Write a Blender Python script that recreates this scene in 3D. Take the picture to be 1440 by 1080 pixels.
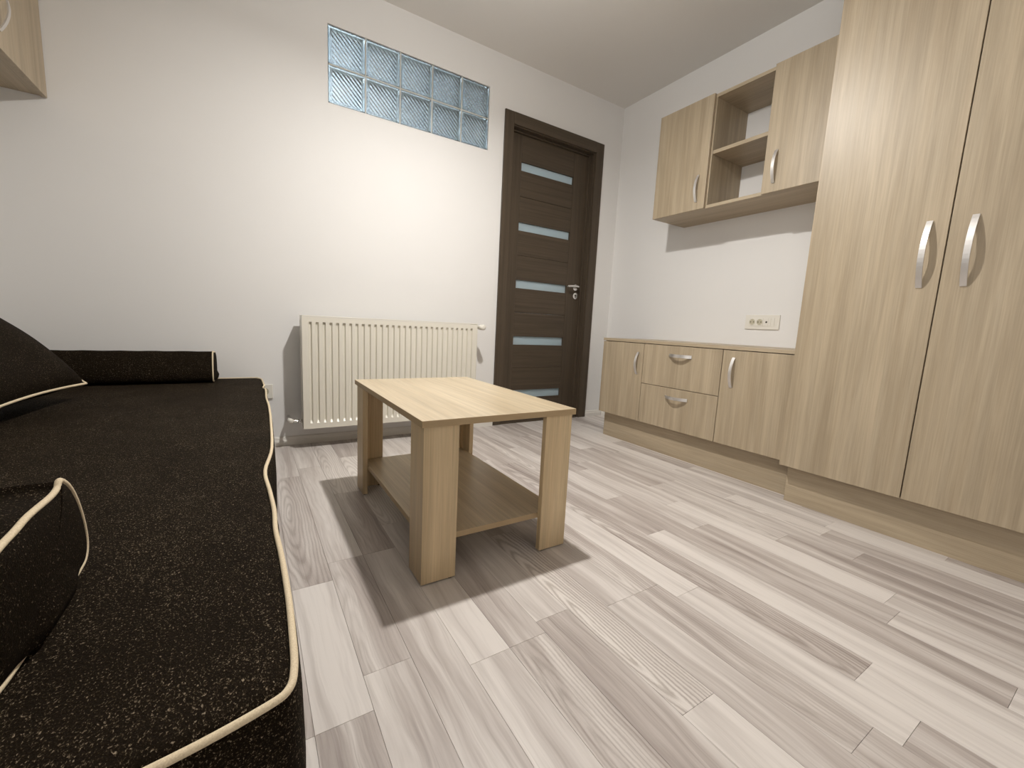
import bpy, bmesh, math, random
from mathutils import Vector, Matrix
random.seed(7)
for o in list(bpy.data.objects):
    bpy.data.objects.remove(o)
scene = bpy.context.scene
C = scene.collection

# ------------------------------------------------------------------ camera
YAW, PITCH, ROLL, CAMH, FPX = .5638, -.1366, .0487, .7378, 588.14
R0 = Vector((math.cos(YAW), -math.sin(YAW), 0)); FH = Vector((math.sin(YAW), math.cos(YAW), 0)); ZZ = Vector((0, 0, 1))
FW = FH*math.cos(PITCH) + ZZ*math.sin(PITCH); UP = -FH*math.sin(PITCH) + ZZ*math.cos(PITCH)
RT = R0*math.cos(ROLL) + UP*math.sin(ROLL); UT = -R0*math.sin(ROLL) + UP*math.cos(ROLL)
cam_d = bpy.data.cameras.new('camera'); cam = bpy.data.objects.new('camera', cam_d); C.objects.link(cam)
cam_d.sensor_width = 36; cam_d.sensor_fit = 'HORIZONTAL'; cam_d.lens = FPX/1440*36; cam_d.clip_start = .02
cam.matrix_world = Matrix(((RT.x, UT.x, -FW.x, 0), (RT.y, UT.y, -FW.y, 0), (RT.z, UT.z, -FW.z, CAMH), (0, 0, 0, 1)))
scene.camera = cam

# ------------------------------------------------------------------ world, lights, exposure
w = bpy.data.worlds.new('world'); scene.world = w; w.use_nodes = True
w.node_tree.nodes['Background'].inputs[0].default_value = (1.0, .985, .96, 1)
w.node_tree.nodes['Background'].inputs[1].default_value = 5.5
vs = scene.view_settings
vs.view_transform = 'Standard'; vs.look = 'None'; vs.gamma = 1; vs.use_curve_mapping = False
vs.exposure = 0.08
LAMP = Vector((.825, 1.387, 2.163)); LAMP_W = 30; GLOW_W = 15; LAMP_COL = (1, .972, .93)
HALL_W = 85; HALL_COL = (.88, .95, 1)

# ------------------------------------------------------------------ room numbers
YB, XR, XL, YF, HC = 2.6553, 2.6239, -1.0, -1.0, 2.5176
WT = .12

# ------------------------------------------------------------------ materials
def nmat(name):
    m = bpy.data.materials.new(name); m.use_nodes = True
    nt = m.node_tree; b = nt.nodes['Principled BSDF']
    return m, nt, b
def N(nt, typ, **kw):
    n = nt.nodes.new(typ)
    for k, v in kw.items(): setattr(n, k, v)
    return n
def ramp(nt, stops):
    r = N(nt, 'ShaderNodeValToRGB'); e = r.color_ramp.elements
    while len(e) < len(stops): e.new(.5)
    for i, (p, c) in enumerate(stops):
        e[i].position = p; e[i].color = (*c, 1) if len(c) == 3 else c
    return r
def mixc(nt, fac, a, b, mode='MIX'):
    m = N(nt, 'ShaderNodeMix', data_type='RGBA', blend_type=mode)
    L = nt.links
    for sock, v in ((m.inputs[0], fac), (m.inputs[6], a), (m.inputs[7], b)):
        if hasattr(v, 'is_linked'): L.new(v, sock)
        elif isinstance(v, (int, float)): sock.default_value = v
        else: sock.default_value = (*v, 1)
    return m.outputs[2]
def coords(nt, scale, rnd=True):
    L = nt.links
    tc = N(nt, 'ShaderNodeTexCoord')
    src = tc.outputs['Object']
    if rnd:
        oi = N(nt, 'ShaderNodeObjectInfo')
        cm = N(nt, 'ShaderNodeMath', operation='MULTIPLY'); cm.inputs[1].default_value = 37.0
        L.new(oi.outputs['Random'], cm.inputs[0])
        va = N(nt, 'ShaderNodeVectorMath', operation='ADD')
        L.new(src, va.inputs[0]); L.new(cm.outputs[0], va.inputs[1]); src = va.outputs[0]
    vm = N(nt, 'ShaderNodeVectorMath', operation='MULTIPLY')
    L.new(src, vm.inputs[0]); vm.inputs[1].default_value = scale
    return vm.outputs[0]
def noise(nt, vec, scale=1, detail=3, rough=.55, dist=0):
    n = N(nt, 'ShaderNodeTexNoise'); nt.links.new(vec, n.inputs['Vector'])
    n.inputs['Scale'].default_value = scale; n.inputs['Detail'].default_value = detail
    n.inputs['Roughness'].default_value = rough; n.inputs['Distortion'].default_value = dist
    return n.outputs[0]
def bump(nt, b, h, strength=.1, dist=.001):
    n = N(nt, 'ShaderNodeBump'); n.inputs['Strength'].default_value = strength; n.inputs['Distance'].default_value = dist
    nt.links.new(h, n.inputs['Height']); nt.links.new(n.outputs[0], b.inputs['Normal'])

def wood(name, axis, light, mid, dark, rough=.42, wide=15, fine=260, spec=.5, bmp=.12):
    m, nt, b = nmat(name); L = nt.links
    def sc(a, along): return tuple(along if i == axis else a for i in range(3))
    n1 = noise(nt, coords(nt, sc(wide, .9)), 1, 3, .6, .4)
    n2 = noise(nt, coords(nt, sc(fine, 5)), 1, 3, .65)
    n3 = noise(nt, coords(nt, sc(wide*3.2, 1.6)), 1, 2, .5, .2)
    r1 = ramp(nt, [(.30, dark), (.47, mid), (.70, light)]); L.new(n1, r1.inputs[0])
    r3 = ramp(nt, [(.38, (.93, .93, .93)), (.62, (1.04, 1.035, 1.03))]); L.new(n3, r3.inputs[0])
    r2 = ramp(nt, [(.30, (.84, .83, .81)), (.62, (1.05, 1.05, 1.05))]); L.new(n2, r2.inputs[0])
    c = mixc(nt, 1.0, r1.outputs[0], r3.outputs[0], 'MULTIPLY')
    c = mixc(nt, .8, c, r2.outputs[0], 'MULTIPLY')
    L.new(c, b.inputs['Base Color']); b.inputs['Roughness'].default_value = rough
    b.inputs['Specular IOR Level'].default_value = spec
    bump(nt, b, n2, bmp, .0006)
    return m
ASH = ((.47, .385, .272), (.41, .331, .228), (.355, .282, .190))
wood_z = wood('ash_laminate_vertical', 2, *ASH)
wood_y = wood('ash_laminate_along_wall', 1, *ASH)
TAB = ((.61, .51, .36), (.54, .44, .30), (.47, .375, .25))
tab_y = wood('table_laminate_top', 1, *TAB, rough=.34, wide=22)
tab_z = wood('table_laminate_leg', 2, *[(x*1.2, y*1.13, z*1.0) for x, y, z in TAB], rough=.4)
DK = ((.094, .071, .049), (.080, .060, .041), (.066, .049, .034))
door_z = wood('wenge_vertical', 2, *DK, rough=.5, wide=40, spec=.3)
door_x = wood('wenge_horizontal', 0, *DK, rough=.5, wide=40, spec=.3)

def plain(name, col, rough=.5, metal=0, spec=.5, emit=None, es=0):
    m, nt, b = nmat(name)
    b.inputs['Base Color'].default_value = (*col, 1); b.inputs['Roughness'].default_value = rough
    b.inputs['Metallic'].default_value = metal; b.inputs['Specular IOR Level'].default_value = spec
    if emit:
        b.inputs['Emission Color'].default_value = (*emit, 1); b.inputs['Emission Strength'].default_value = es
    return m
def painted(name, col, rough=.7, sc=60, st=.06):
    m, nt, b = nmat(name)
    n = noise(nt, coords(nt, (1, 1, 1), False), 1.3, 3)
    r = ramp(nt, [(.3, tuple(c*.975 for c in col)), (.7, col)]); nt.links.new(n, r.inputs[0])
    nt.links.new(r.outputs[0], b.inputs['Base Color']); b.inputs['Roughness'].default_value = rough
    b.inputs['Specular IOR Level'].default_value = .25
    bump(nt, b, noise(nt, coords(nt, (1, 1, 1), False), sc, 4), st, .002)
    return m
tab_edge = painted('tan_edge_band', (.46, .34, .20), .45, 200, .05)
wall_m = painted('white_wall_paint', (.825, .812, .795))
ceil_m = painted('white_ceiling_paint', (.80, .775, .74))
trim_m = painted('white_skirting', (.78, .75, .70), .45, 20, .02)
hall_m = painted('hall_paint', (.80, .82, .84))
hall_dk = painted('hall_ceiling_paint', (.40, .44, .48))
rad_m = plain('cream_enamel', (.78, .745, .655), .32)
rad_in = plain('dark_gap', (.05, .045, .04), .8)
plast = plain('white_plastic', (.80, .77, .70), .35)
plast_dk = plain('dark_socket_hole', (.05, .045, .03), .6)
plast_cup = plain('ivory_socket_cup', (.52, .48, .36), .5)
chrome = plain('chrome', (.75, .74, .72), .18, 1)
alu, nt, b = nmat('brushed_aluminium')
b.inputs['Base Color'].default_value = (.74, .72, .70, 1); b.inputs['Metallic'].default_value = .85; b.inputs['Roughness'].default_value = .38
bump(nt, b, noise(nt, coords(nt, (900, 900, 30)), 1, 2), .1, .0003)
black_foot = plain('black_glide', (.02, .02, .02), .5)
mortar_m = painted('grey_joint', (.58, .57, .52), .8, 80, .1)
piping_m, nt, b = nmat('cream_piping')
n = noise(nt, coords(nt, (700, 700, 700)), 1, 2)
r = ramp(nt, [(.3, (.62, .50, .33)), (.7, (.78, .66, .47))]); nt.links.new(n, r.inputs[0]); nt.links.new(r.outputs[0], b.inputs['Base Color'])
b.inputs['Roughness'].default_value = .7; bump(nt, b, n, .3, .0006)

def chenille(name, amount=1.0):
    m, nt, b = nmat(name); L = nt.links
    v = coords(nt, (1, 1, 1), False)
    big = noise(nt, v, 9, 3, .6)
    a1 = noise(nt, coords(nt, (620, 400, 620), False), 1, 2, .6, .6)
    a2 = noise(nt, coords(nt, (230, 190, 230), False), 1, 2, .5)
    ad = N(nt, 'ShaderNodeMath', operation='MULTIPLY_ADD'); L.new(big, ad.inputs[0]); ad.inputs[1].default_value = .10; L.new(a1, ad.inputs[2])
    a3 = N(nt, 'ShaderNodeMath', operation='MULTIPLY_ADD'); L.new(a2, a3.inputs[0]); a3.inputs[1].default_value = .18; L.new(ad.outputs[0], a3.inputs[2])
    lo = .772 + (1-amount)*.07
    r1 = ramp(nt, [(lo-.22, (.0075, .0047, .0022)), (lo-.06, (.013, .0085, .0042)), (lo, (.05, .036, .021)), (lo+.09, (.28, .225, .16))])
    L.new(a3.outputs[0], r1.inputs[0])
    L.new(r1.outputs[0], b.inputs['Base Color']); b.inputs['Roughness'].default_value = .75
    b.inputs['Specular IOR Level'].default_value = .05
    bump(nt, b, a1, .6, .003)
    return m
fab = chenille('brown_chenille'); fab_cap = chenille('brown_chenille_plain', .35); fab_pil = chenille('brown_chenille_pillow', .55)

# floor strips: tone and figure are properties of each strip
def floor_mat():
    m, nt, b = nmat('grey_oak_laminate'); L = nt.links
    at = N(nt, 'ShaderNodeAttribute', attribute_type='OBJECT', attribute_name='tone')
    fg = N(nt, 'ShaderNodeAttribute', attribute_type='OBJECT', attribute_name='figure')
    base = coords(nt, (1, 1, 1))
    wn = N(nt, 'ShaderNodeTexNoise'); L.new(coords(nt, (5, 2.2, 1)), wn.inputs['Vector']); wn.inputs['Scale'].default_value = 1; wn.inputs['Detail'].default_value = 3
    ws = N(nt, 'ShaderNodeVectorMath', operation='MULTIPLY_ADD'); L.new(wn.outputs['Color'], ws.inputs[0]); ws.inputs[1].default_value = (.055, .0, 0); L.new(base, ws.inputs[2])
    def warped(sx, sy):
        v = N(nt, 'ShaderNodeVectorMath', operation='MULTIPLY'); L.new(ws.outputs[0], v.inputs[0]); v.inputs[1].default_value = (sx, sy, 1); return v.outputs[0]
    n1 = noise(nt, warped(22, 1.1), 1, 4, .62, .4)
    n2 = noise(nt, warped(190, 3.2), 1, 3, .6, .2)
    # cathedral figure: nested arches around a point on the strip
    tc = N(nt, 'ShaderNodeTexCoord'); oi = N(nt, 'ShaderNodeObjectInfo')
    of = N(nt, 'ShaderNodeMath', operation='SUBTRACT'); L.new(oi.outputs['Random'], of.inputs[0]); of.inputs[1].default_value = .5
    cv = N(nt, 'ShaderNodeCombineXYZ'); fm = N(nt, 'ShaderNodeMath', operation='MULTIPLY'); L.new(of.outputs[0], fm.inputs[0]); fm.inputs[1].default_value = .03; L.new(fm.outputs[0], cv.inputs[0])
    fy = N(nt, 'ShaderNodeMath', operation='MULTIPLY'); L.new(of.outputs[0], fy.inputs[0]); fy.inputs[1].default_value = .5; L.new(fy.outputs[0], cv.inputs[1])
    ad = N(nt, 'ShaderNodeVectorMath', operation='ADD'); L.new(tc.outputs['Object'], ad.inputs[0]); L.new(cv.outputs[0], ad.inputs[1])
    wm = N(nt, 'ShaderNodeVectorMath', operation='MULTIPLY_ADD'); L.new(wn.outputs['Color'], wm.inputs[0]); wm.inputs[1].default_value = (.05, .25, 0); L.new(ad.outputs[0], wm.inputs[2])
    wc = N(nt, 'ShaderNodeVectorMath', operation='MULTIPLY'); L.new(wm.outputs[0], wc.inputs[0]); wc.inputs[1].default_value = (1, .085, 0)
    wv = N(nt, 'ShaderNodeTexWave', wave_type='RINGS', rings_direction='Z', wave_profile='SIN')
    L.new(wc.outputs[0], wv.inputs['Vector'])
    wv.inputs['Scale'].default_value = 38; wv.inputs['Distortion'].default_value = 2.2
    wv.inputs['Detail'].default_value = 3; wv.inputs['Detail Scale'].default_value = 30; wv.inputs['Detail Roughness'].default_value = .6
    # tone 0 = pale plain, 1 = streaked brown-grey
    ma = N(nt, 'ShaderNodeMath', operation='MULTIPLY_ADD'); L.new(at.outputs['Fac'], ma.inputs[0]); ma.inputs[1].default_value = -.36; L.new(n1, ma.inputs[2])
    r1 = ramp(nt, [(.08, (.36, .31, .285)), (.22, (.465, .41, .38)), (.38, (.615, .565, .53)), (.52, (.725, .675, .635))])
    L.new(ma.outputs[0], r1.inputs[0])
    rw = ramp(nt, [(.0, (.66, .63, .61)), (.35, (.90, .89, .88)), (.8, (1.05, 1.05, 1.05))]); L.new(wv.outputs[0], rw.inputs[0])
    c = mixc(nt, fg.outputs['Fac'], r1.outputs[0], rw.outputs[0], 'MULTIPLY')
    r2 = ramp(nt, [(.32, (.72, .70, .68)), (.47, (1.0, 1.0, 1.0))]); L.new(n2, r2.inputs[0])
    f2 = N(nt, 'ShaderNodeMath', operation='MULTIPLY_ADD'); L.new(at.outputs['Fac'], f2.inputs[0]); f2.inputs[1].default_value = .75; f2.inputs[2].default_value = .15
    c = mixc(nt, f2.outputs[0], c, r2.outputs[0], 'MULTIPLY')
    L.new(c, b.inputs['Base Color']); b.inputs['Roughness'].default_value = .42
    b.inputs['Specular IOR Level'].default_value = .4
    bump(nt, b, n2, .08, .0005)
    return m
floor_m = floor_mat()
slab_m = plain('floor_underlay', (.20, .17, .15), .9)

# glass
glass_m, nt, b = nmat('block_glass')
b.inputs['Base Color'].default_value = (.92, .97, .985, 1); b.inputs['Transmission Weight'].default_value = 1
b.inputs['Roughness'].default_value = .06; b.inputs['IOR'].default_value = 1.5
frost_m = bpy.data.materials.new('frosted_glass'); frost_m.use_nodes = True
nt = frost_m.node_tree; nt.nodes.clear()
out = N(nt, 'ShaderNodeOutputMaterial'); di = N(nt, 'ShaderNodeBsdfDiffuse'); tr = N(nt, 'ShaderNodeBsdfTranslucent'); gl = N(nt, 'ShaderNodeBsdfGlossy')
di.inputs[0].default_value = (.55, .62, .64, 1); tr.inputs[0].default_value = (.70, .80, .82, 1); gl.inputs['Roughness'].default_value = .25
m1 = N(nt, 'ShaderNodeMixShader'); m1.inputs[0].default_value = .5; nt.links.new(di.outputs[0], m1.inputs[1]); nt.links.new(tr.outputs[0], m1.inputs[2])
m2 = N(nt, 'ShaderNodeMixShader'); m2.inputs[0].default_value = .06; nt.links.new(m1.outputs[0], m2.inputs[1]); nt.links.new(gl.outputs[0], m2.inputs[2])
nt.links.new(m2.outputs[0], out.inputs[0])

pane_m = bpy.data.materials.new('clear_pane'); pane_m.use_nodes = True
nt = pane_m.node_tree; nt.nodes.clear()
out = N(nt, 'ShaderNodeOutputMaterial'); tp = N(nt, 'ShaderNodeBsdfTransparent'); gl = N(nt, 'ShaderNodeBsdfGlossy'); fr_ = N(nt, 'ShaderNodeFresnel'); gl.inputs['Roughness'].default_value = .02
m1 = N(nt, 'ShaderNodeMixShader'); nt.links.new(fr_.outputs[0], m1.inputs[0]); nt.links.new(tp.outputs[0], m1.inputs[1]); nt.links.new(gl.outputs[0], m1.inputs[2]); nt.links.new(m1.outputs[0], out.inputs[0])

# ------------------------------------------------------------------ mesh helpers
def box(bm, x0, x1, y0, y1, z0, z1, bev=0):
    vs_ = [bm.verts.new((x, y, z)) for x in (x0, x1) for y in (y0, y1) for z in (z0, z1)]
    fs = [(0, 1, 3, 2), (4, 6, 7, 5), (0, 4, 5, 1), (2, 3, 7, 6), (0, 2, 6, 4), (1, 5, 7, 3)]
    faces = [bm.faces.new([vs_[i] for i in f]) for f in fs]
    if bev:
        es = list({e for f in faces for e in f.edges})
        bmesh.ops.bevel(bm, geom=es, offset=bev, segments=2, profile=.5, affect='EDGES')
def link(name, bm, mat, parent=None, smooth=False, base=None):
    """bm holds world coordinates; they are moved into the parent's frame"""
    if base is None: base = parent['_b'] if parent is not None and '_b' in parent else (0, 0, 0)
    base = Vector(base)
    bmesh.ops.recalc_face_normals(bm, faces=bm.faces)
    for v in bm.verts: v.co -= base
    me = bpy.data.meshes.new(name); bm.to_mesh(me); bm.free()
    if mat: me.materials.append(mat)
    if smooth:
        for p in me.polygons: p.use_smooth = True
    o = bpy.data.objects.new(name, me); C.objects.link(o)
    if parent is not None: o.parent = parent
    else: o.location = base
    o['_b'] = tuple(base)
    return o
def bx(name, mat, parent, x0, x1, y0, y1, z0, z1, bev=.0012):
    bm = bmesh.new(); box(bm, x0, x1, y0, y1, z0, z1, bev)
    return link(name, bm, mat, parent)
def thing(name, label, cat, loc, group=None):
    o = bpy.data.objects.new(name, None); C.objects.link(o); o.location = loc; o.empty_display_size = .1
    o['label'] = label; o['category'] = cat; o['_b'] = tuple(loc)
    if group: o['group'] = group
    return o
def tag(o, label, cat, group=None):
    o['label'] = label; o['category'] = cat
    if group: o['group'] = group
    return o
def struct(o, label=None, cat=None):
    o['kind'] = 'structure'
    if label: o['label'] = label
    if cat: o['category'] = cat
    return o
def tube(bm, pts, r, seg=10, closed=False, cap=True):
    pts = [Vector(p) for p in pts]; n = len(pts); rings = []
    prev = None
    for i, p in enumerate(pts):
        a = pts[(i-1) % n] if (closed or i > 0) else p
        c = pts[(i+1) % n] if (closed or i < n-1) else p
        t = (c-a).normalized()
        if prev is None:
            u = t.orthogonal().normalized()
        else:
            u = (prev - t*prev.dot(t)).normalized()
        prev = u; v = t.cross(u)
        rr = r[i] if isinstance(r, (list, tuple)) else r
        rings.append([bm.verts.new(p + (u*math.cos(k*2*math.pi/seg) + v*math.sin(k*2*math.pi/seg))*rr) for k in range(seg)])
    for i in range(n if closed else n-1):
        A, B = rings[i], rings[(i+1) % n]
        for k in range(seg): bm.faces.new((A[k], A[(k+1) % seg], B[(k+1) % seg], B[k]))
    if not closed and cap:
        bm.faces.new(rings[0]); bm.faces.new(rings[-1][::-1])
def catmull(pts, sub=6, closed=False):
    pts = [Vector(p) for p in pts]; n = len(pts); out = []
    for i in range(n if closed else n-1):
        g = (lambda j: pts[j % n]) if closed else (lambda j: pts[max(0, min(n-1, j))])
        p0, p1, p2, p3 = g(i-1), g(i), g(i+1), g(i+2)
        for k in range(sub):
            t = k/sub
            out.append(.5*((2*p1) + (p2-p0)*t + (2*p0-5*p1+4*p2-p3)*t*t + (3*p1-p0-3*p2+p3)*t**3))
    if not closed: out.append(pts[-1])
    return out
def bow_handle(name, parent, p0, p1, nrm, bow, width, mat=alu, thick=.004):
    """flat strip bent to a bow from p0 to p1, standing off along nrm"""
    p0, p1, nrm = Vector(p0), Vector(p1), Vector(nrm).normalized()
    d = p1-p0; wd = d.normalized().cross(nrm)*width/2
    bm = bmesh.new(); n = 16; rows = []
    for i in range(n+1):
        t = i/n; h = bow*(1-(2*t-1)**2)
        sl = bow*4*(1-2*t)/d.length
        tn = (nrm - d.normalized()*sl).normalized()
        c = p0 + d*t + nrm*h
        rows.append([bm.verts.new(q) for q in (c-wd, c+wd, c+wd+tn*thick, c-wd+tn*thick)])
    for i in range(n):
        for k in range(4): bm.faces.new((rows[i][k], rows[i][(k+1) % 4], rows[i+1][(k+1) % 4], rows[i+1][k]))
    bm.faces.new(rows[0]); bm.faces.new(rows[-1][::-1])
    return link(name, bm, mat, parent)
def disc(bm, c, r, axis, depth, seg=24):
    c = Vector(c); a = Vector(axis).normalized()
    tube(bm, [c, c + a*depth], r, seg)

# ------------------------------------------------------------------ floor
fl = bx('floor', slab_m, None, XL, XR, YF, YB, -.03, -.008, 0); struct(fl)
known = {-2: [.72], -1: [.72, 1.185, 2.095], 0: [.81, 1.28, 2.2], 1: [.45, 1.28, 1.808], 2: [.20, .728, 1.45, 2.3], 3: [.05, .729, 1.52], 4: [.10, .77, 1.38, 2.05],
         5: [.418, 1.20, 1.62], 6: [-.12, .728, 1.75], 7: [.216, .728, 1.35, 2.2], 8: [.662, 1.40, 1.95], 9: [-.2, .282, 1.85],
         10: [-.1, .95, 1.55], 11: [.089, 1.257, 2.09], 12: [.317, .9, 1.6], 13: [.354, 1.1, 1.7, 2.3], 14: [-.1, .7, 1.28, 2.0], 15: [.5, 1.28, 1.9]}
# tone, figure of strips read off the photograph: (column, index from the near end) -> (tone, figure)
look = {(-1, 1): (.05, 0), (-1, 2): (.6, .6), (-1, 0): (.7, .2), (-2, 0): (.2, 0), (-2, 1): (.7, .1), (0, 0): (.35, .1), (0, 1): (.55, .25), (0, 2): (.35, .1),
        (1, 0): (.55, .9), (1, 1): (.35, 0), (1, 2): (.6, .3), (2, 1): (.25, .05), (2, 2): (.08, 0), (3, 1): (.55, .55), (3, 2): (.62, 0),
        (4, 1): (.72, .0), (4, 2): (.12, .1), (5, 1): (.3, .95), (5, 0): (.03, 0), (6, 1): (.42, 0), (6, 2): (.45, .05), (7, 1): (.6, .35), (7, 2): (.55, .5),
        (7, 0): (.6, .1), (8, 0): (.05, 0), (8, 1): (.12, 0), (9, 1): (.05, 0), (9, 2): (.68, .7), (10, 1): (.1, 0), (11, 1): (.75, .05), (11, 0): (.35, 0),
        (12, 0): (.3, 0), (12, 1): (.6, 0), (13, 0): (.55, 0), (13, 1): (.1, 0), (14, 1): (.7, .1), (15, 0): (.8, .1)}
SW = .1033
rng = random.Random(11)
k0 = math.floor((XL-.18)/SW); k1 = math.ceil((XR-.18)/SW)
for k in range(k0, k1):
    xa, xb = max(XL, .18+k*SW), min(XR, .18+(k+1)*SW)
    if xb-xa < .01: continue
    ys = [v for v in known.get(k, [])]
    if not ys:
        y = YF + rng.uniform(.2, .7)
        while y < YB-.15: ys.append(y); y += rng.uniform(.38, .75)
    else:
        y = ys[0]-rng.uniform(.4, .6)
        while y > YF+.15: ys.insert(0, y); y -= rng.uniform(.4, .7)
    nn = sum(1 for v in ys if known.get(k) and v not in known[k])
    ed = [YF]+ys+[YB]
    for i in range(len(ed)-1):
        a, c = ed[i], ed[i+1]
        if xb < -.08 and a > .5 and c < 2.6: continue            # beneath the daybed, never in view
        if xa > 2.2 and a > .1 and c < 2.0: continue                          # beneath the cupboards
        g, e = .0002, .0003
        bm = bmesh.new(); cx, cy = (xa+xb)/2, (a+c)/2; hx, hy = (xb-xa)/2-g, (c-a)/2-g
        T = [bm.verts.new((cx+sx*(hx-e), cy+sy*(hy-e), 0)) for sx, sy in ((-1, -1), (1, -1), (1, 1), (-1, 1))]
        M_ = [bm.verts.new((cx+sx*hx, cy+sy*hy, -.0007)) for sx, sy in ((-1, -1), (1, -1), (1, 1), (-1, 1))]
        B_ = [bm.verts.new((cx+sx*hx, cy+sy*hy, -.008)) for sx, sy in ((-1, -1), (1, -1), (1, 1), (-1, 1))]
        bm.faces.new(T); bm.faces.new(B_[::-1])
        for q in range(4):
            r_ = (q+1) % 4
            bm.faces.new((T[q], M_[q], M_[r_], T[r_])); bm.faces.new((M_[q], B_[q], B_[r_], M_[r_]))
        bmesh.ops.recalc_face_normals(bm, faces=bm.faces)
        for v in bm.verts: v.co -= Vector((cx, cy, 0))
        me = bpy.data.meshes.new('plank'); bm.to_mesh(me); bm.free(); me.materials.append(floor_m)
        o = bpy.data.objects.new('plank', me); C.objects.link(o); o.parent = fl; o.matrix_parent_inverse = fl.matrix_world.inverted()
        o.location = (cx, cy, 0)
        j = i - nn + (0 if nn else 0)
        tone, fig = look.get((k, i-nn), (rng.choice((.1, .2, .35, .5, .6, .7)), rng.choice((0, 0, .1, .1, .5))))
        o['tone'] = float(tone); o['figure'] = float(fig)

# ------------------------------------------------------------------ walls and ceiling
GX0, GX1, GZ0, GZ1 = .4066, 1.3966, 1.8987, 2.2907       # glass block opening
DX0, DX1, DZ = 1.5876-.012, 2.3495+.012, 2.1131+.012      # door opening
def slab_with_holes(name, x0, x1, z0, z1, y0, y1, holes, mat, swap=False):
    xs = sorted({x0, x1, *[h[0] for h in holes], *[h[1] for h in holes]}); zs = sorted({z0, z1, *[h[2] for h in holes], *[h[3] for h in holes]})
    inside = lambda x, z: any(h[0] < x < h[1] and h[2] < z < h[3] for h in holes)
    bm = bmesh.new(); cache = {}
    def V(x, y, z):
        k = (round(x, 5), y, round(z, 5))
        if k not in cache: cache[k] = bm.verts.new((x, y, z))
        return cache[k]
    solid = {(i, j): not inside((xs[i]+xs[i+1])/2, (zs[j]+zs[j+1])/2) for i in range(len(xs)-1) for j in range(len(zs)-1)}
    for (i, j), s in solid.items():
        if not s: continue
        a, b_, c, d = xs[i], xs[i+1], zs[j], zs[j+1]
        bm.faces.new((V(a, y0, c), V(b_, y0, c), V(b_, y0, d), V(a, y0, d))); bm.faces.new((V(a, y1, c), V(a, y1, d), V(b_, y1, d), V(b_, y1, c)))
        for di_, dj, q in ((-1, 0, ((a, c), (a, d))), (1, 0, ((b_, c), (b_, d))), (0, -1, ((a, c), (b_, c))), (0, 1, ((a, d), (b_, d)))):
            if not solid.get((i+di_, j+dj), False):
                (p, r_), (s_, t_) = q
                bm.faces.new((V(p, y0, r_), V(s_, y0, t_), V(s_, y1, t_), V(p, y1, r_)))
    if swap:
        for v in bm.verts: v.co = (v.co.y, v.co.x, v.co.z)
    return link(name, bm, mat, None)
struct(slab_with_holes('wall_back', XL-.1, XR+.1, -.03, HC, YB, YB+WT, [(GX0, GX1, GZ0, GZ1), (DX0, DX1, -.03, DZ)], wall_m))
struct(bx('wall_right', wall_m, None, XR, XR+.1, YF, YB, -.03, HC, 0))
WX0, WX1, WZ0, WZ1 = -.9, .2, .75, 2.2                     # opening in the left wall for the added fill window (y and z)
struct(slab_with_holes('wall_left', YF, YB, -.03, HC, XL-.1, XL, [(WX0, WX1, WZ0, WZ1)], wall_m, True))
struct(bx('wall_front', wall_m, None, XL-.1, XR+.1, YF-.1, YF, -.03, HC, 0))
struct(bx('ceiling', ceil_m, None, XL-.1, XR+.1, YF-.1, YB+WT, HC, HC+.1, 0))
# the hallway behind the back wall (seen through the glass)
HY = YB+WT
struct(bx('floor_hall', slab_m, None, XL-.1, XR+.1, HY, HY+1.3, -.03, -.008, 0))
struct(bx('wall_hall', hall_m, None, XL-.1, XR+.1, HY+1.3, HY+1.4, -.03, HC+.1, 0))
struct(bx('wall_hall_left', hall_m, None, XL-.2, XL-.1, HY, HY+1.4, -.03, HC+.1, 0))
struct(bx('wall_hall_right', hall_m, None, XR+.1, XR+.2, HY, HY+1.4, -.03, HC+.1, 0))
struct(bx('ceiling_hall', hall_dk, None, XL-.2, XR+.2, HY, HY+1.4, HC+.1, HC+.2, 0))

def skirting(name, pts):
    bm = bmesh.new()
    for (x0, x1, y0, y1, ax, s) in pts:
        prof = [(0, 0), (.014, 0), (.014, .028), (.011, .033), (.009, .046), (.004, .05), (0, .05)]
        rows = []
        for e in (0, 1):
            rows.append([bm.verts.new((x0+(x1-x0)*e, y0 - s*p, z) if ax == 'x' else (x0 - s*p, y0+(y1-y0)*e, z)) for p, z in prof])
        for i in range(len(prof)): 
            j = (i+1) % len(prof); bm.faces.new((rows[0][i], rows[0][j], rows[1][j], rows[1][i]))
        bm.faces.new(rows[0]); bm.faces.new(rows[1][::-1])
    return struct(link(name, bm, trim_m))
skirting('baseboard_back', [(XL, 1.515, YB, YB, 'x', 1), (2.4264, XR-.015, YB, YB, 'x', 1)])
skirting('baseboard_right', [(XR, XR, 2.16, YB-.015, 'y', 1)])
skirting('baseboard_left', [(XL, XL, YF, YB-.015, 'y', -1)])

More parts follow.
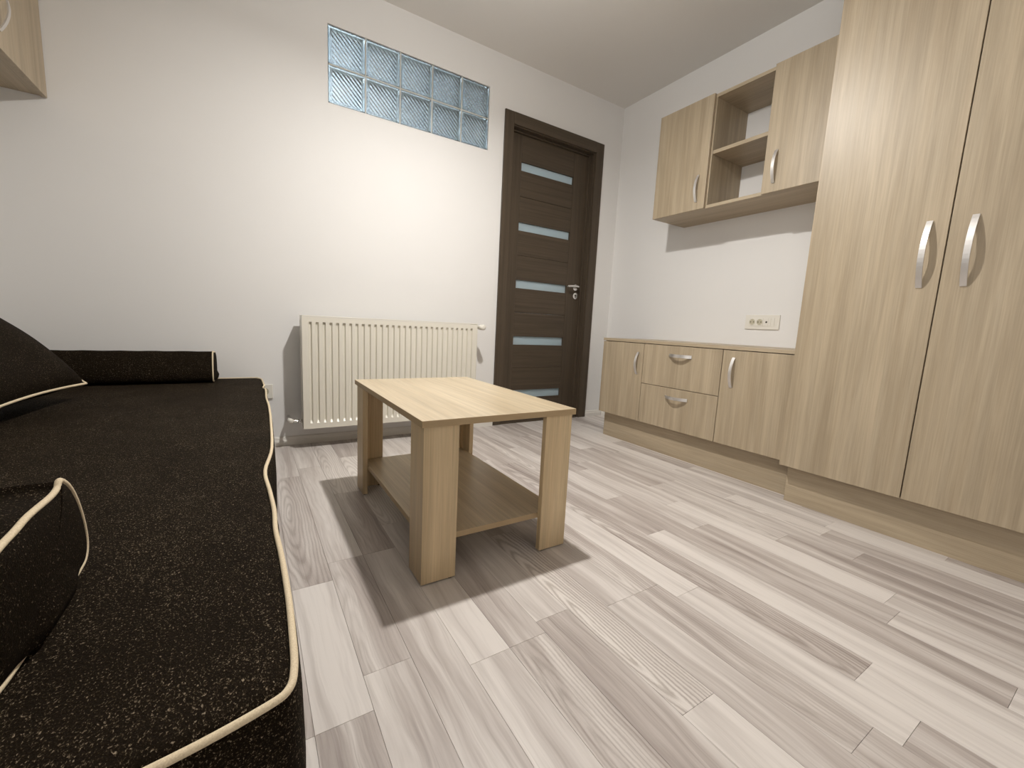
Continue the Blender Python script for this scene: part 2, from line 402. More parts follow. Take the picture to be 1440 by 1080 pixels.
# ------------------------------------------------------------------ glass block window
win = bpy.data.objects.new('window_1', None); C.objects.link(win); win.location = (GX0, YB, GZ0); win['_b'] = (GX0, YB, GZ0)
struct(win)
PW, PH = (GX1-GX0)/5, (GZ1-GZ0)/2
bm = bmesh.new(); jt = .007
for i in range(1, 5):
    x = GX0+i*PW; box(bm, x-jt/2, x+jt/2, YB+.004, YB+.10, GZ0, GZ1)
for i in range(5):
    z = GZ0+PH; box(bm, GX0+i*PW+jt/2, GX0+(i+1)*PW-jt/2, YB+.004, YB+.10, z-jt/2, z+jt/2)
link('mortar_joint', bm, mortar_m, win)
def block_mesh():
    bm = bmesh.new(); hw, hh = PW/2-jt/2-.0005, PH/2-jt/2-.0005; n = 120; amp, pit = .0023, .0178
    def pane(yo, yi, sgn):
        A, B = [], []
        for j in range(n+1):
            ra, rb = [], []
            for i in range(n+1):
                x, z = -hw+2*hw*i/n, -hh+2*hh*j/n
                ed = min(1, max(0, (min(hw-abs(x), hh-abs(z))-.012)/.010))
                ra.append(bm.verts.new((x, yo, z)))
                rb.append(bm.verts.new((x, yi + ed*amp*(.85*math.sin(2*math.pi*(x+sgn*z)/(pit*1.414)) + .15*math.sin(2*math.pi*(x-sgn*z)/(pit*1.414))), z)))
            A.append(ra); B.append(rb)
        for j in range(n):
            for i in range(n):
                for G in (A, B): bm.faces.new((G[j][i], G[j][i+1], G[j+1][i+1], G[j+1][i])).smooth = G is B
        for i in range(n):
            bm.faces.new((A[0][i], A[0][i+1], B[0][i+1], B[0][i])); bm.faces.new((A[n][i], A[n][i+1], B[n][i+1], B[n][i]))
            bm.faces.new((A[i][0], A[i+1][0], B[i+1][0], B[i][0])); bm.faces.new((A[i][n], A[i+1][n], B[i+1][n], B[i][n]))
    pane(.004, .013, 1); pane(.096, .087, -1)
    t = .008
    box(bm, -hw, hw, .0135, .0865, -hh, -hh+t); box(bm, -hw, hw, .0135, .0865, hh-t, hh)
    box(bm, -hw, -hw+t, .0135, .0865, -hh+t, hh-t); box(bm, hw-t, hw, .0135, .0865, -hh+t, hh-t)
    bmesh.ops.recalc_face_normals(bm, faces=bm.faces)
    me = bpy.data.meshes.new('glass_block'); bm.to_mesh(me); bm.free(); me.materials.append(glass_m)
    return me
gme = block_mesh()
for j in range(2):
    for i in range(5):
        o = bpy.data.objects.new('glass_block', gme); C.objects.link(o); o.parent = win
        o.location = ((i+.5)*PW, 0, (j+.5)*PH)

# added window, unseen beside the camera: lets in sky as soft fill light
w2 = bpy.data.objects.new('fill_window', None); C.objects.link(w2); w2.location = (XL, WX0, WZ0); w2['_b'] = (XL, WX0, WZ0); struct(w2)
fw_ = .055; xm = (WX0+WX1)/2
for a, b_, c, d in ((WX0, WX0+fw_, WZ0, WZ1), (WX1-fw_, WX1, WZ0, WZ1), (xm-fw_/2, xm+fw_/2, WZ0+fw_, WZ1-fw_), (WX0+fw_, WX1-fw_, WZ0, WZ0+fw_), (WX0+fw_, WX1-fw_, WZ1-fw_, WZ1)):
    bx('fill_window_frame', plast, w2, XL-.08, XL-.02, a, b_, c, d, .002)
for a, b_ in ((WX0+fw_, xm-fw_/2), (xm+fw_/2, WX1-fw_)): bx('pane', pane_m, w2, XL-.052, XL-.048, a, b_, WZ0+fw_, WZ1-fw_, 0)
pd = bpy.data.lights.new('fill_portal', 'AREA'); pd.shape = 'RECTANGLE'; pd.size = WZ1-WZ0; pd.size_y = WX1-WX0; pd.cycles.is_portal = True
po = bpy.data.objects.new('fill_portal', pd); C.objects.link(po); po.parent = w2; po.location = (-.1, (WX1-WX0)/2, (WZ1-WZ0)/2); po.rotation_euler = (0, math.radians(-90), 0)

# ------------------------------------------------------------------ door
door = bpy.data.objects.new('door_1', None); C.objects.link(door); door.location = (1.97, YB, 0); door['_b'] = (1.97, YB, 0)
struct(door)
AX0, AX1, AZ = 1.5150, 2.4264, 2.1925; IX0, IX1, IZ = 1.5876, 2.3495, 2.1131
bx('casing', door_z, door, AX0, IX0, YB-.014, YB, 0, AZ-.0005, .003)
bx('casing', door_z, door, IX1, AX1, YB-.014, YB, 0, AZ-.0005, .003)
bx('casing', door_x, door, IX0, IX1, YB-.014, YB, IZ, AZ, .003)
LY = YB+.06                                                   # face of the leaf
bx('jamb', door_z, door, DX0, IX0+.006, YB, YB+WT, 0, DZ, .001)
bx('jamb', door_z, door, IX1-.006, DX1, YB, YB+WT, 0, DZ, .001)
bx('jamb', door_x, door, IX0+.006, IX1-.006, YB, YB+WT, IZ-.006, DZ, .001)
LX0, LX1, LZ = IX0+.010, 2.327, 2.096
bx('door_stop', door_z, door, LX1, IX1-.006, LY-.02, YB+WT, 0, IZ-.006, .002)
bx('door_stop', door_x, door, IX0+.006, LX1, LY-.02, YB+WT, LZ, IZ-.006, .002)
leaf_e = bpy.data.objects.new('door_leaf', None); C.objects.link(leaf_e); leaf_e.parent = door; leaf_e['_b'] = door['_b']
SX0, SX1 = 1.708, 2.192                                       # stile inner edges
ly0, ly1 = LY, LY+.04
bx('threshold', door_x, door, IX0+.006, IX1-.006, YB+.0005, YB+WT, -.012, .0055, .001)
bx('stile', door_z, leaf_e, LX0, SX0, ly0, ly1, .006, LZ, .0015)
bx('stile', door_z, leaf_e, SX1+.0015, LX1, ly0, ly1, .006, LZ, .0015)
strips = [(.184, .246), (.601, .665), (1.026, 1.087), (1.442, 1.502), (1.858, 1.918)]
zc = .006
for i, (a, b_) in enumerate(strips+[(LZ, LZ)]):
    if 0 < i < 5:
        mid = (zc+a)/2
        bx('rail', door_x, leaf_e, SX0+.0008, SX1+.0007, ly0+.0012, ly1, zc, mid-.0008, .0015); bx('rail', door_x, leaf_e, SX0+.0008, SX1+.0007, ly0+.0012, ly1, mid+.0008, a, .0015)
    else: bx('rail', door_x, leaf_e, SX0+.0008, SX1+.0007, ly0+.0012, ly1, zc, a, .0015)
    if i < 5: bx('glass_strip', frost_m, leaf_e, SX0+.0008, SX1+.0007, ly0+.016, ly0+.022, a, b_, 0)
    zc = b_
hd = bpy.data.objects.new('door_handle', None); C.objects.link(hd); hd.parent = door; hd['_b'] = door['_b']
bm = bmesh.new(); disc(bm, (2.280, LY, 1.078), .025, (0, -1, 0), .008); link('rosette', bm, chrome, hd)
bm = bmesh.new(); tube(bm, catmull([(2.280, LY-.006, 1.078), (2.281, LY-.034, 1.079), (2.276, LY-.05, 1.081), (2.255, LY-.055, 1.083), (2.21, LY-.055, 1.082), (2.165, LY-.052, 1.078)], 5), .0095, 12); link('lever', bm, chrome, hd, True)
bm = bmesh.new(); disc(bm, (2.285, LY, 1.010), .025, (0, -1, 0), .008); o = link('lock_rosette', bm, chrome, hd)
bm = bmesh.new(); disc(bm, (2.285, LY-.0082, 1.014), .008, (0, -1, 0), .0012, 16); box(bm, 2.281, 2.289, LY-.0094, LY-.0082, .994, 1.012); link('keyhole', bm, plast_dk, hd)

# ------------------------------------------------------------------ wardrobe
XW, YW, ZW, YS = 2.0276, .9013, .1755, .4800
WE = .06
wd = thing('wardrobe', 'tall ash-laminate two-door wardrobe with long bow handles by the right wall', 'wardrobe', (2.33, .48, 0))
bm = bmesh.new()
for y in (YW-.018, YS-.009, WE): box(bm, XW+.022, XR-.002, y, y+.018, ZW, 2.45, .001)
box(bm, XW+.022, XR-.002, WE+.018, YW-.018, ZW, ZW+.018); box(bm, XW+.022, XR-.002, WE+.018, YW-.018, 2.432, 2.45)
box(bm, XR-.006, XR-.002, WE+.018, YW-.018, ZW+.018, 2.432)
link('carcass', bm, wood_z, wd)
d1 = bx('wardrobe_door', wood_z, wd, XW, XW+.018, YS+.0018, YW, ZW, 2.45, .0012)
d2 = bx('wardrobe_door', wood_z, wd, XW, XW+.018, WE, YS-.0018, ZW, 2.45, .0012)
bow_handle('bow_handle', d1, (XW, .531, .945), (XW, .531, 1.170), (-1, 0, 0), .030, .017)
bow_handle('bow_handle', d2, (XW, .420, .945), (XW, .420, 1.172), (-1, 0, 0), .030, .017)
bx('plinth', wood_y, wd, 2.086, 2.104, WE, .888, 0, ZW, .001)

# ------------------------------------------------------------------ low cabinet
XLF, Y0L, ZLB, ZLT, XLP = 2.1038, 2.1523, .175, .6742, 2.152
Y1L = YW+.0035
lc = thing('low_cabinet', 'low ash-laminate sideboard with two doors and two drawers beside the wardrobe', 'cabinet', (2.37, 1.53, 0))
bm = bmesh.new()
for y in (Y0L-.018, 1.7944-.009, 1.2739-.009, Y1L): box(bm, XLF+.022, XR-.016, y, y+.018, ZLB, ZLT-.0005, .001)
box(bm, XLF+.022, XR-.016, Y1L+.018, Y0L-.018, ZLB, ZLB+.018); box(bm, XR-.022, XR-.016, Y1L+.018, Y0L-.018, ZLB+.018, ZLT-.0005)
link('carcass', bm, wood_z, lc)
bx('top_board', wood_y, lc, XLF-.002, XR-.001, Y1L, Y0L+.002, ZLT, ZLT+.018, .001)
g = .0016
da = bx('cabinet_door', wood_z, lc, XLF, XLF+.018, 1.7944+g, Y0L, ZLB, ZLT-.004, .0012)
db = bx('cabinet_door', wood_z, lc, XLF, XLF+.018, Y1L, 1.2739-g, ZLB, ZLT-.004, .0012)
dr1 = bx('drawer_front', wood_z, lc, XLF, XLF+.018, 1.2739+g, 1.7944-g, .4224+g, ZLT-.004, .0012)
dr2 = bx('drawer_front', wood_z, lc, XLF, XLF+.018, 1.2739+g, 1.7944-g, ZLB, .4224-g, .0012)
bow_handle('bow_handle', da, (XLF, 1.837, .475), (XLF, 1.837, .613), (-1, 0, 0), .024, .015)
bow_handle('bow_handle', db, (XLF, 1.212, .480), (XLF, 1.212, .633), (-1, 0, 0), .024, .015)
bow_handle('bow_handle', dr1, (XLF, 1.456, .615), (XLF, 1.602, .615), (-1, 0, 0), .030, .018)
bow_handle('bow_handle', dr2, (XLF, 1.456, .368), (XLF, 1.602, .368), (-1, 0, 0), .030, .018)
bx('plinth', wood_y, lc, XLP, XLP+.018, .889, Y0L-.014, 0, ZLB, .001)

# ------------------------------------------------------------------ wall cabinet
XU, ZU0, ZU1 = 2.2916, 1.4835, 2.1083; YU = (1.9841, 1.6143, 1.2851, YW+.0035)
uc = thing('wall_cabinet', 'ash-laminate wall cabinet with open shelves between two doors above the sideboard', 'cabinet', (2.46, 1.44, ZU0))
bi = XU+.0195
bx('bottom_panel', wood_y, uc, bi, XR-.001, YU[3], YU[0], ZU0, ZU0+.018, .001)
bx('top_panel', wood_y, uc, bi, XR-.001, YU[3], YU[0], ZU1-.018, ZU1, .001)
for y in (YU[0]-.018, YU[1]-.008, YU[2]-.004-.012, YU[3]):
    bx('side_panel', wood_z, uc, bi, XR-.001, y, y+.018, ZU0+.0185, ZU1-.0185, .001)
bx('shelf', wood_y, uc, bi+.003, XR-.001, YU[2]+.0025, YU[1]-.0085, 1.783, 1.803, .001)
ua = bx('cabinet_door', wood_z, uc, XU, XU+.018, YU[1], YU[0], ZU0, ZU1, .0012)
ub = bx('cabinet_door', wood_z, uc, XU, XU+.018, YU[3], YU[2], ZU0, ZU1, .0012)
bow_handle('bow_handle', ua, (XU, 1.668, 1.527), (XU, 1.668, 1.679), (-1, 0, 0), .024, .015)
bow_handle('bow_handle', ub, (XU, 1.229, 1.527), (XU, 1.229, 1.685), (-1, 0, 0), .024, .015)

# ------------------------------------------------------------------ cabinet over the daybed
XC, ZC = -.6815, 1.585
oc = thing('wall_cabinet', 'ash-laminate hanging cupboard above the daybed in the upper left corner', 'cabinet', (-.84, 2.2, ZC))
yA, yB_, yC = YB-.004, 2.215, 1.78
bm = bmesh.new()
box(bm, XL+.001, XC-.0195, yC, yA, ZC+.004, ZC+.022, .001); box(bm, XL+.001, XC-.0195, yC, yA, 2.182, 2.2, .001)
for y in (yC, yB_-.009, yA-.018): box(bm, XL+.001, XC-.0195, y, y+.018, ZC+.0225, 2.1815, .001)
box(bm, XL+.001, XL+.005, yC+.018, yA-.018, ZC+.0225, 2.1815)
link('carcass', bm, wood_y, oc)
o1 = bx('cabinet_door', wood_z, oc, XC-.018, XC, yB_+.0015, yA, ZC, 2.2, .0012)
o2 = bx('cabinet_door', wood_z, oc, XC-.018, XC, yC, yB_-.0015, ZC, 2.2, .0012)
bow_handle('bow_handle', o1, (XC, 2.262, 1.645), (XC, 2.262, 1.795), (1, 0, 0), .026, .015)
bow_handle('bow_handle', o2, (XC, 2.168, 1.645), (XC, 2.168, 1.795), (1, 0, 0), .026, .015)

# ------------------------------------------------------------------ coffee table
TX0, TX1, TY0, TY1, TZ = .3783, .9071, 1.0304, 1.8602, .4801
ct = thing('coffee_table', 'light wood-laminate coffee table with corner legs and a lower shelf', 'table', ((TX0+TX1)/2, (TY0+TY1)/2, 0))
def banded(o):
    o.data.materials.append(tab_edge)
    for p in o.data.polygons:
        if abs(p.normal.z) < .5: p.material_index = 1
banded(bx('table_top', tab_y, ct, TX0, TX1, TY0, TY1, TZ-.0195, TZ, .0012))
ins, lw, lt = .0085, .1045, .020
for sx in (0, 1):
    for sy in (0, 1):
        xo = TX0+ins if sx == 0 else TX1-ins; yo = TY0+ins if sy == 0 else TY1-ins
        dx, dy = (1 if sx == 0 else -1), (1 if sy == 0 else -1)
        bm = bmesh.new()
        # L plan: outer corner at (xo, yo)
        P = [(0, 0), (lw, 0), (lw, lt), (lt, lt), (lt, lw), (0, lw)]
        lo = [bm.verts.new((xo+dx*p, yo+dy*q, .004)) for p, q in P]; hi = [bm.verts.new((xo+dx*p, yo+dy*q, TZ-.0197)) for p, q in P]
        bm.faces.new(lo[::-1]); bm.faces.new(hi)
        for i in range(6): bm.faces.new((lo[i], lo[(i+1) % 6], hi[(i+1) % 6], hi[i]))
        bmesh.ops.recalc_face_normals(bm, faces=bm.faces)
        bmesh.ops.bevel(bm, geom=list(bm.edges), offset=.0008, segments=1, affect='EDGES')
        lg = link('leg', bm, tab_z, ct)
        for p, q in ((lw-.014, lt/2), (lt/2, lw-.014)):
            bm = bmesh.new(); disc(bm, (xo+dx*p, yo+dy*q, 0), .007, (0, 0, 1), .0042, 10); link('glide', bm, black_foot, lg)
banded(bx('shelf', tab_y, ct, TX0+ins+lt+.0003, TX1-ins-lt-.0003, TY0+ins+lt+.0003, TY1-ins-lt-.0003, .112, .130, .001))

# ------------------------------------------------------------------ radiator
RX0, RX1, RY, RZ0, RZ1 = .2429, 1.2846, 2.50, .1212, .743
rd = thing('radiator', 'cream ribbed panel radiator under the glass-block window', 'radiator', ((RX0+RX1)/2, 2.55, RZ0))
def flute_panel(y, sgn):
    bm = bmesh.new(); nf = 29; mx = .021; pit = (RX1-RX0-2*mx)/nf
    xs = [RX0]
    prof = [(.0, 0), (.13, 0), (.19, .5), (.25, 1), (.50, 1), (.56, .5), (.62, 0)]
    hs = {RX0: 0}
    cols = [(RX0, 0), (RX0+.004, 0)]
    for i in range(nf):
        for t, h in prof: cols.append((RX0+mx+(i+.1+t)*pit, h))
    cols += [(RX1-.004, 0), (RX1, 0)]
    zr = [(RZ0, 0), (RZ0+.030, 0), (RZ0+.034, .25), (RZ0+.043, .85), (RZ0+.048, 1), (RZ1-.044, 1), (RZ1-.040, .85), (RZ1-.035, .25), (RZ1-.032, 0), (RZ1-.006, 0)]
    grid = [[bm.verts.new((x, y + sgn*.012*h*v, z)) for x, h in cols] for z, v in zr]
    for j in range(len(zr)-1):
        for i in range(len(cols)-1): bm.faces.new((grid[j][i], grid[j][i+1], grid[j+1][i+1], grid[j+1][i]))
    yb = y + sgn*.015
    back = [[bm.verts.new((x, yb, z)) for x in (RX0, RX1)] for z in (RZ0, RZ1-.006)]
    bm.faces.new((back[0][0], back[1][0], back[1][1], back[0][1]))
    bm.faces.new([back[0][0], back[0][1]] + grid[0][::-1]); bm.faces.new([back[1][0], back[1][1]] + grid[-1][::-1])
    bm.faces.new([back[0][0], back[1][0]] + [g_[0] for g_ in grid][::-1]); bm.faces.new([back[0][1], back[1][1]] + [g_[-1] for g_ in grid][::-1])
    return bm
link('front_panel', flute_panel(RY, 1), rad_m, rd)
link('back_panel', flute_panel(RY+.10, -1), rad_m, rd)
bx('side_cover', rad_m, rd, RX0-.004, RX0-.0005, RY-.002, RY+.102, RZ0+.002, RZ1, .0008)
bx('side_cover', rad_m, rd, RX1+.0005, RX1+.004, RY-.002, RY+.102, RZ0+.002, RZ1, .0008)
bm = bmesh.new()
box(bm, RX0-.004, RX1+.004, RY-.002, RY+.014, RZ1-.004, RZ1+.001, .001); box(bm, RX0-.004, RX1+.004, RY+.088, RY+.102, RZ1-.004, RZ1+.001, .001)
for i in range(52):
    x = RX0+.006+i*(RX1-RX0-.012)/51; box(bm, x-.003, x+.003, RY+.014, RY+.088, RZ1-.003, RZ1)
link('top_grille', bm, rad_m, rd)
bm = bmesh.new()
for i in range(40):
    x = RX0+.02+i*(RX1-RX0-.04)/39; box(bm, x-.0006, x+.0006, RY+.014, RY+.086, RZ0+.04, RZ1-.03)
link('convector_fins', bm, rad_m, rd)
for x in (RX0+.16, RX1-.16): bx('wall_bracket', rad_m, rd, x-.015, x+.015, RY+.103, YB-.001, RZ0+.05, RZ1-.06, .001)
# valves
vv = bpy.data.objects.new('thermostat_valve', None); C.objects.link(vv); vv.parent = rd; vv['_b'] = rd['_b']
zv = .722; yv = RY+.05
bm = bmesh.new(); tube(bm, [(RX1+.004, yv, zv), (RX1+.030, yv, zv)], .010, 14); tube(bm, [(RX1+.022, yv, zv), (RX1+.022, YB-.001, zv)], .008, 12); link('valve_body', bm, chrome, vv, True)
bm = bmesh.new(); tube(bm, [(RX1+.026, yv-.012, zv), (RX1+.030, yv-.022, zv), (RX1+.032, yv-.030, zv), (RX1+.036, yv-.075, zv), (RX1+.0365, yv-.080, zv)], [.012, .014, .0175, .0185, .012], 18); link('thermostat_head', bm, plast, vv, True)
bm = bmesh.new(); zl = .158; tube(bm, [(RX0-.004, yv, zl), (RX0-.022, yv, zl)], .010, 14); tube(bm, [(RX0-.022, yv, zl), (RX0-.026, yv, zl)], .015, 6); tube(bm, catmull([(RX0-.026, yv, zl), (RX0-.05, yv, zl+.003), (RX0-.062, yv+.01, zl+.006), (RX0-.066, yv+.04, zl+.008), (RX0-.066, YB-.001, zl+.008)], 5), .009, 12)
link('return_valve', bm, chrome, rd, True)
bm = bmesh.new(); tube(bm, [(RX0-.052, yv-.012, zl+.004), (RX0-.078, yv-.012, zl+.014)], [.013, .012], 14); link('valve_cap', bm, plast, rd, True)

# ------------------------------------------------------------------ sockets
sk = thing('wall_socket', 'wide white wall plate with two round outlets above the sideboard', 'socket', (XR, 1.365, .836))
bx('cover_plate', plast, sk, XR-.008, XR, 1.265, 1.465, .792, .879, .003)
bx('insert', plast, sk, XR-.0105, XR-.008, 1.292, 1.442, .812, .860, .001)
for y in (1.421, 1.377):
    bm = bmesh.new(); seg = 24
    prof = [(.0205, -.0108), (.0195, -.0125), (.0175, -.0122), (.0165, -.0075), (.0, -.0070)]
    rows = [[bm.verts.new((XR+x, y+r_*math.cos(k*2*math.pi/seg), .836+r_*math.sin(k*2*math.pi/seg))) for k in range(seg)] for r_, x in prof[:-1]]
    for i in range(len(rows)-1):
        for k in range(seg): bm.faces.new((rows[i][k], rows[i][(k+1) % seg], rows[i+1][(k+1) % seg], rows[i+1][k]))
    link('outlet', bm, plast, sk, True)
    bm = bmesh.new(); disc(bm, (XR-.0106, y, .836), .0172, (-1, 0, 0), .0004); o = link('outlet_cup', bm, plast_cup, sk)
    bm = bmesh.new()
    for dy in (-.0085, .0085): disc(bm, (XR-.011, y+dy, .836), .0032, (-1, 0, 0), .0003, 12)
    link('pin_hole', bm, plast_dk, sk)
bm = bmesh.new(); disc(bm, (XR-.0105, 1.337, .836), .0055, (-1, 0, 0), .001, 14); link('jack', bm, plast_dk, sk)
for y in (1.357, 1.327, 1.312): bx('seam', plast_cup, sk, XR-.0107, XR-.0103, y-.0004, y+.0004, .813, .859, 0)
s2 = thing('wall_socket', 'small white wall socket low beside the radiator, half hidden by the daybed', 'socket', (.063, YB, .315))
bx('cover_plate', plast, s2, .023, .103, YB-.010, YB, .276, .356, .003)
bm = bmesh.new(); disc(bm, (.063, YB-.0105, .316), .021, (0, -1, 0), .0007); link('outlet_cup', bm, plast_cup, s2)
bm = bmesh.new()
for dx in (-.0095, .0095): disc(bm, (.063+dx, YB-.0113, .316), .0028, (0, -1, 0), .0004, 10)
link('pin_hole', bm, plast_dk, s2)

# ------------------------------------------------------------------ daybed
ZS = .400
def on_plane(u, v, z):
    d = FW + RT*((u-720)/FPX) - UT*((v-540)/FPX); t = (z-CAMH)/d.z
    return (d.x*t, d.y*t)
# outline of the piped top edge in metres (right side from the wall to the near corner, then the near end)
edge = [(.000, 2.592), (.030, 2.575), (.047, 2.535), (.0515, 2.42), (.053, 2.30), (.047, 2.235), (.0545, 2.19), (.055, 2.12), (.0515, 1.95), (.054, 1.80), (.053, 1.66),
        (.0510, 1.55), (.040, 1.20), (.020, 1.02), (.024, .895), (.027, .800), (.0255, .720), (.0285, .635), (.0300, .535), (.0285, .450), (.0265, .412), (.0205, .388), (.002, .377), (-.06, .362), (-.15, .352), (-.30, .348), (-.55, .350), (-.80, .352)]
corner = [(-.94, .355), (-.965, .38)]
left = [(-.972, .6), (-.972, 1.2), (-.972, 1.9), (-.972, 2.4), (-.965, 2.57), (-.94, 2.594), (-.6, 2.598), (-.3, 2.598)]
outl = catmull([(x, y, 0) for x, y in edge+corner+left], 5, True)
cx_, cy_ = -.46, 1.48
db_ = thing('daybed', 'dark brown chenille daybed with cream piping along the left wall', 'bed', (-.46, 1.48, 0))
def rnd2(x, y): return math.sin(x*9.1+1.3)*math.sin(y*7.3+.4) + .5*math.sin(x*17+y*13)
def ring(off, z, wob=0):
    res = []
    n = len(outl)
    for i, p in enumerate(outl):
        a, c = outl[(i-1) % n], outl[(i+1) % n]; t = (c-a); nn = Vector((-t.y, t.x, 0)).normalized()
        if (Vector((p.x-cx_, p.y-cy_, 0))).dot(nn) < 0: nn = -nn
        q = p + nn*off
        q.x = max(XL+.012, q.x); q.y = min(YB-.03 if z < .06 else YB-.016, q.y)
        res.append(Vector((q.x, q.y, z)))
    return res
bm = bmesh.new(); prev = None
def add_rings(bm, rings):
    pv = None
    for rg in rings:
        vs_ = [bm.verts.new(p) for p in rg]
        if pv:
            for i in range(len(vs_)): bm.faces.new((pv[i], pv[(i+1) % len(vs_)], vs_[(i+1) % len(vs_)], vs_[i]))
        pv = vs_
    return pv
def scale_ring(s, dz):
    out_ = []
    for p in ring(-.004, ZS):
        x, y = cx_+(p.x-cx_)*s, cy_+(p.y-cy_)*s
        out_.append(Vector((x, y, ZS + dz + (  .0012*rnd2(x*1.6, y*1.6) if s < .97 else 0))))
    return out_
last = add_rings(bm, [ring(-.004, ZS-.006), ring(-.004, ZS), scale_ring(.985, .002), scale_ring(.95, .003), scale_ring(.9, .003), scale_ring(.82, .003), scale_ring(.72, .003), scale_ring(.6, .003), scale_ring(.48, .003), scale_ring(.35, .003), scale_ring(.22, .003), scale_ring(.1, .003)])
bm.faces.new(last)
link('mattress_top', bm, fab, db_, True)
bm = bmesh.new()
last = add_rings(bm, [ring(-.015, .03), ring(.000, .034), ring(.006, .10), ring(.008, .20), ring(.009, .30), ring(.007, .37), ring(.002, ZS-.004), ring(-.006, ZS-.001)])
link('side_cover', bm, fab, db_, True)
bm = bmesh.new(); tube(bm, [p + Vector((0, 0, 0)) for p in ring(.0005, ZS+.001)], 0.0037, 10, True); link('piping', bm, piping_m, db_, True)
for x in (-.90, -.03):
    for y in (.46, 2.45):
        bm = bmesh.new(); disc(bm, (x, y, 0), .025, (0, 0, 1), .034, 16); link('foot', bm, black_foot, db_)

# bolsters
ZBOL = .410
prof = [(.662, .537), (.690, .516), (.713, .478), (.724, .438), (.716, .416), (.690, .4105), (.62, .4095), (.55, .4095), (.495, .4115), (.468, .420), (.463, .445), (.472, .485), (.497, .520), (.517, .5255), (.548, .5275), (.579, .5300), (.631, .5285), (.652, .531)]
def bolster(label, fy, fz, x0, x1):
    pr = [(fy(y), fz(z)) for y, z in prof]
    pts = [(p.x, p.y) for p in catmull([(a, b_, 0) for a, b_ in pr], 4, True)]
    my = sum(p[0] for p in pts)/len(pts); mz = sum(p[1] for p in pts)/len(pts)
    t = thing('bolster', label, 'bolster', ((x0+x1)/2, my, fz(.4095)), 'bolsters on the daybed')
    bm = bmesh.new(); n = 26; pv = None
    for i in range(n+1):
        x = x0+(x1-x0)*i/n
        e = min(i, n-i); s = 1 + .012*math.sin(i*1.7+my*3) + (-.012 if e == 0 else 0)
        vs_ = [bm.verts.new((x, my+(y-my)*s, max(fz(.4095), mz+(z-mz)*s))) for y, z in pts]
        if pv:
            for k in range(len(vs_)): bm.faces.new((pv[k], pv[(k+1) % len(vs_)], vs_[(k+1) % len(vs_)], vs_[k]))
        pv = vs_
    link('cover', bm, fab_pil, t, True)
    for x, s in ((x0, -1), (x1, 1)):
        bm = bmesh.new(); rs = []
        for f, dx in ((1, 0), (.92, .004), (.7, .007), (.4, .009), (.15, .010)):
            rs.append([bm.verts.new((x+s*(dx+(.010*max(0, min(1, (mz-z)/.05))*max(0, min(1, (.09-abs(y-my))/.05)) if .6 < f < 1 else 0)), my+(y-my)*f, mz+(z-mz)*f)) for y, z in pts])
        for a, b_ in zip(rs, rs[1:]):
            for k in range(len(a)): bm.faces.new((a[k], a[(k+1) % len(a)], b_[(k+1) % len(a)], b_[k]))
        bm.faces.new(rs[-1]); link('end_cap', bm, fab_cap, t, True)
        bm = bmesh.new(); tube(bm, [(x, my+(y-my)*1.004, mz+(z-mz)*1.004) for y, z in pts], .0032, 10, True); link('piping', bm, piping_m, t, True)
    return t
bolster('dark brown piped bolster at the near end of the daybed, cut by the left edge', lambda y: y, lambda z: z, -.93, -.190)
bolster('dark brown piped bolster lying on the daybed against the back wall', lambda y: 2.405+(.724-y)*.88, lambda z: .4095+(z-.4095)*1.10, -.93, -.150)

# pillow leaning on the left wall
def pillow(label, c00, c10, c11, c01, thick, nrm_flip=1):
    c = [Vector(v) for v in (c00, c10, c11, c01)]; n = 36
    t = thing('throw_pillow', label, 'pillow', tuple((c[0]+c[1])/2))
    nm = ((c[1]-c[0]).cross(c[3]-c[0])).normalized()*nrm_flip
    def seam(u, v):
        p = c[0]*(1-u)*(1-v)+c[1]*u*(1-v)+c[2]*u*v+c[3]*(1-u)*v
        mid = sum(c, Vector())/4
        k = .10*((1-(2*v-1)**2)*(2*u-1)**2 + (1-(2*u-1)**2)*(2*v-1)**2)*.55
        return p + (mid-p)*k
    def surf(u, v, s):
        h = ((1-(2*u-1)**4)*(1-(2*v-1)**4))**.55
        h *= 1 + .06*math.sin(u*9+v*4) + .05*math.sin(v*11-u*3)
        return seam(u, v) + nm*(s*thick*h)
    bm = bmesh.new(); gs = []
    for s in (1, -.55):
        gs.append([[bm.verts.new(surf(i/n, j/n, s)) for i in range(n+1)] for j in range(n+1)])
    for G in gs:
        for j in range(n):
            for i in range(n): bm.faces.new((G[j][i], G[j][i+1], G[j+1][i+1], G[j+1][i]))
    bmesh.ops.remove_doubles(bm, verts=bm.verts, dist=.0003)
    link('cover', bm, fab_pil, t, True)
    loop = [seam(i/n, 0) for i in range(n)] + [seam(1, i/n) for i in range(n)] + [seam(1-i/n, 1) for i in range(n)] + [seam(0, 1-i/n) for i in range(n)]
    bm = bmesh.new(); tube(bm, loop, .0042, 10, True); link('piping', bm, piping_m, t, True)
    return t
pillow('dark brown pillow with cream piping leaning on the wall in the daybed corner', (-.56, 1.42, .462), (-.500, 2.06, .462), (-.905, 2.17, .82), (-.91, 1.46, .84), .125, -1)

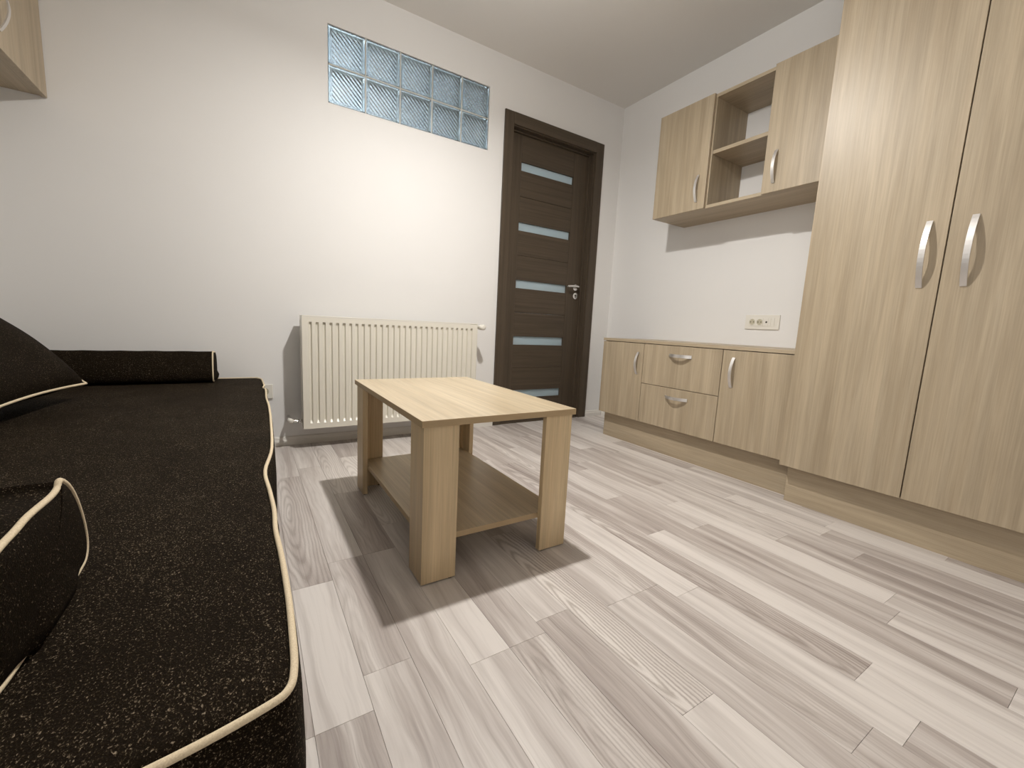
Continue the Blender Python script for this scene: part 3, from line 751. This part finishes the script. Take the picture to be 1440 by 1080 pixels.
# ------------------------------------------------------------------ lamps
pl = thing('pendant_lamp', 'bare white bulb hanging on a cord from the ceiling, just above the picture', 'lamp', (LAMP.x, LAMP.y, HC))
shade_m = plain('white_metal_shade', (.8, .78, .74), .4)
bm = bmesh.new(); disc(bm, (LAMP.x, LAMP.y, HC), .05, (0, 0, -1), .025); link('ceiling_rose', bm, shade_m, pl)
bm = bmesh.new(); tube(bm, [(LAMP.x, LAMP.y, HC-.025), (LAMP.x, LAMP.y, LAMP.z+.12)], .003, 8); link('cord', bm, shade_m, pl)
bm = bmesh.new(); tube(bm, [(LAMP.x, LAMP.y, LAMP.z+.12), (LAMP.x, LAMP.y, LAMP.z+.118), (LAMP.x, LAMP.y, LAMP.z+.075)], [.006, .016, .018], 20); link('bulb_holder', bm, shade_m, pl, True)
bulb_m = plain('lit_bulb', (.9, .9, .9), .5, 0, .5, (1, .9, .75), 6)
bm = bmesh.new(); tube(bm, [(LAMP.x, LAMP.y, LAMP.z+z) for z in (.075, .065, .045, .025, .008, .004)], [.013, .018, .028, .031, .022, .012], 24); link('bulb', bm, bulb_m, pl, True)
ld = bpy.data.lights.new('lamp_light', 'AREA'); ld.shape = 'DISK'; ld.size = .065; ld.energy = LAMP_W; ld.color = LAMP_COL
lo = bpy.data.objects.new('lamp_light', ld); C.objects.link(lo); lo.parent = pl; lo.location = (0, 0, LAMP.z-HC)
ld = bpy.data.lights.new('bulb_glow', 'POINT'); ld.shadow_soft_size = .033; ld.energy = GLOW_W; ld.color = LAMP_COL
lo = bpy.data.objects.new('bulb_glow', ld); C.objects.link(lo); lo.parent = pl; lo.location = (0, 0, LAMP.z-HC-.036)
hl = thing('ceiling_lamp', 'flat round ceiling lamp in the hallway behind the glass blocks', 'lamp', (-.65, HY+.75, HC+.1))
bm = bmesh.new(); disc(bm, (-.65, HY+.75, HC+.1), .16, (0, 0, -1), .03); link('diffuser', bm, plain('lit_diffuser', (.9, .9, .9), .5, 0, .5, HALL_COL, 3), hl)
ld = bpy.data.lights.new('hall_light', 'AREA'); ld.shape = 'DISK'; ld.size = .3; ld.energy = HALL_W; ld.color = HALL_COL
lo = bpy.data.objects.new('hall_light', ld); C.objects.link(lo); lo.parent = hl; lo.location = (0, 0, -.034)

for o in bpy.data.objects:
    if '_b' in o: del o['_b']
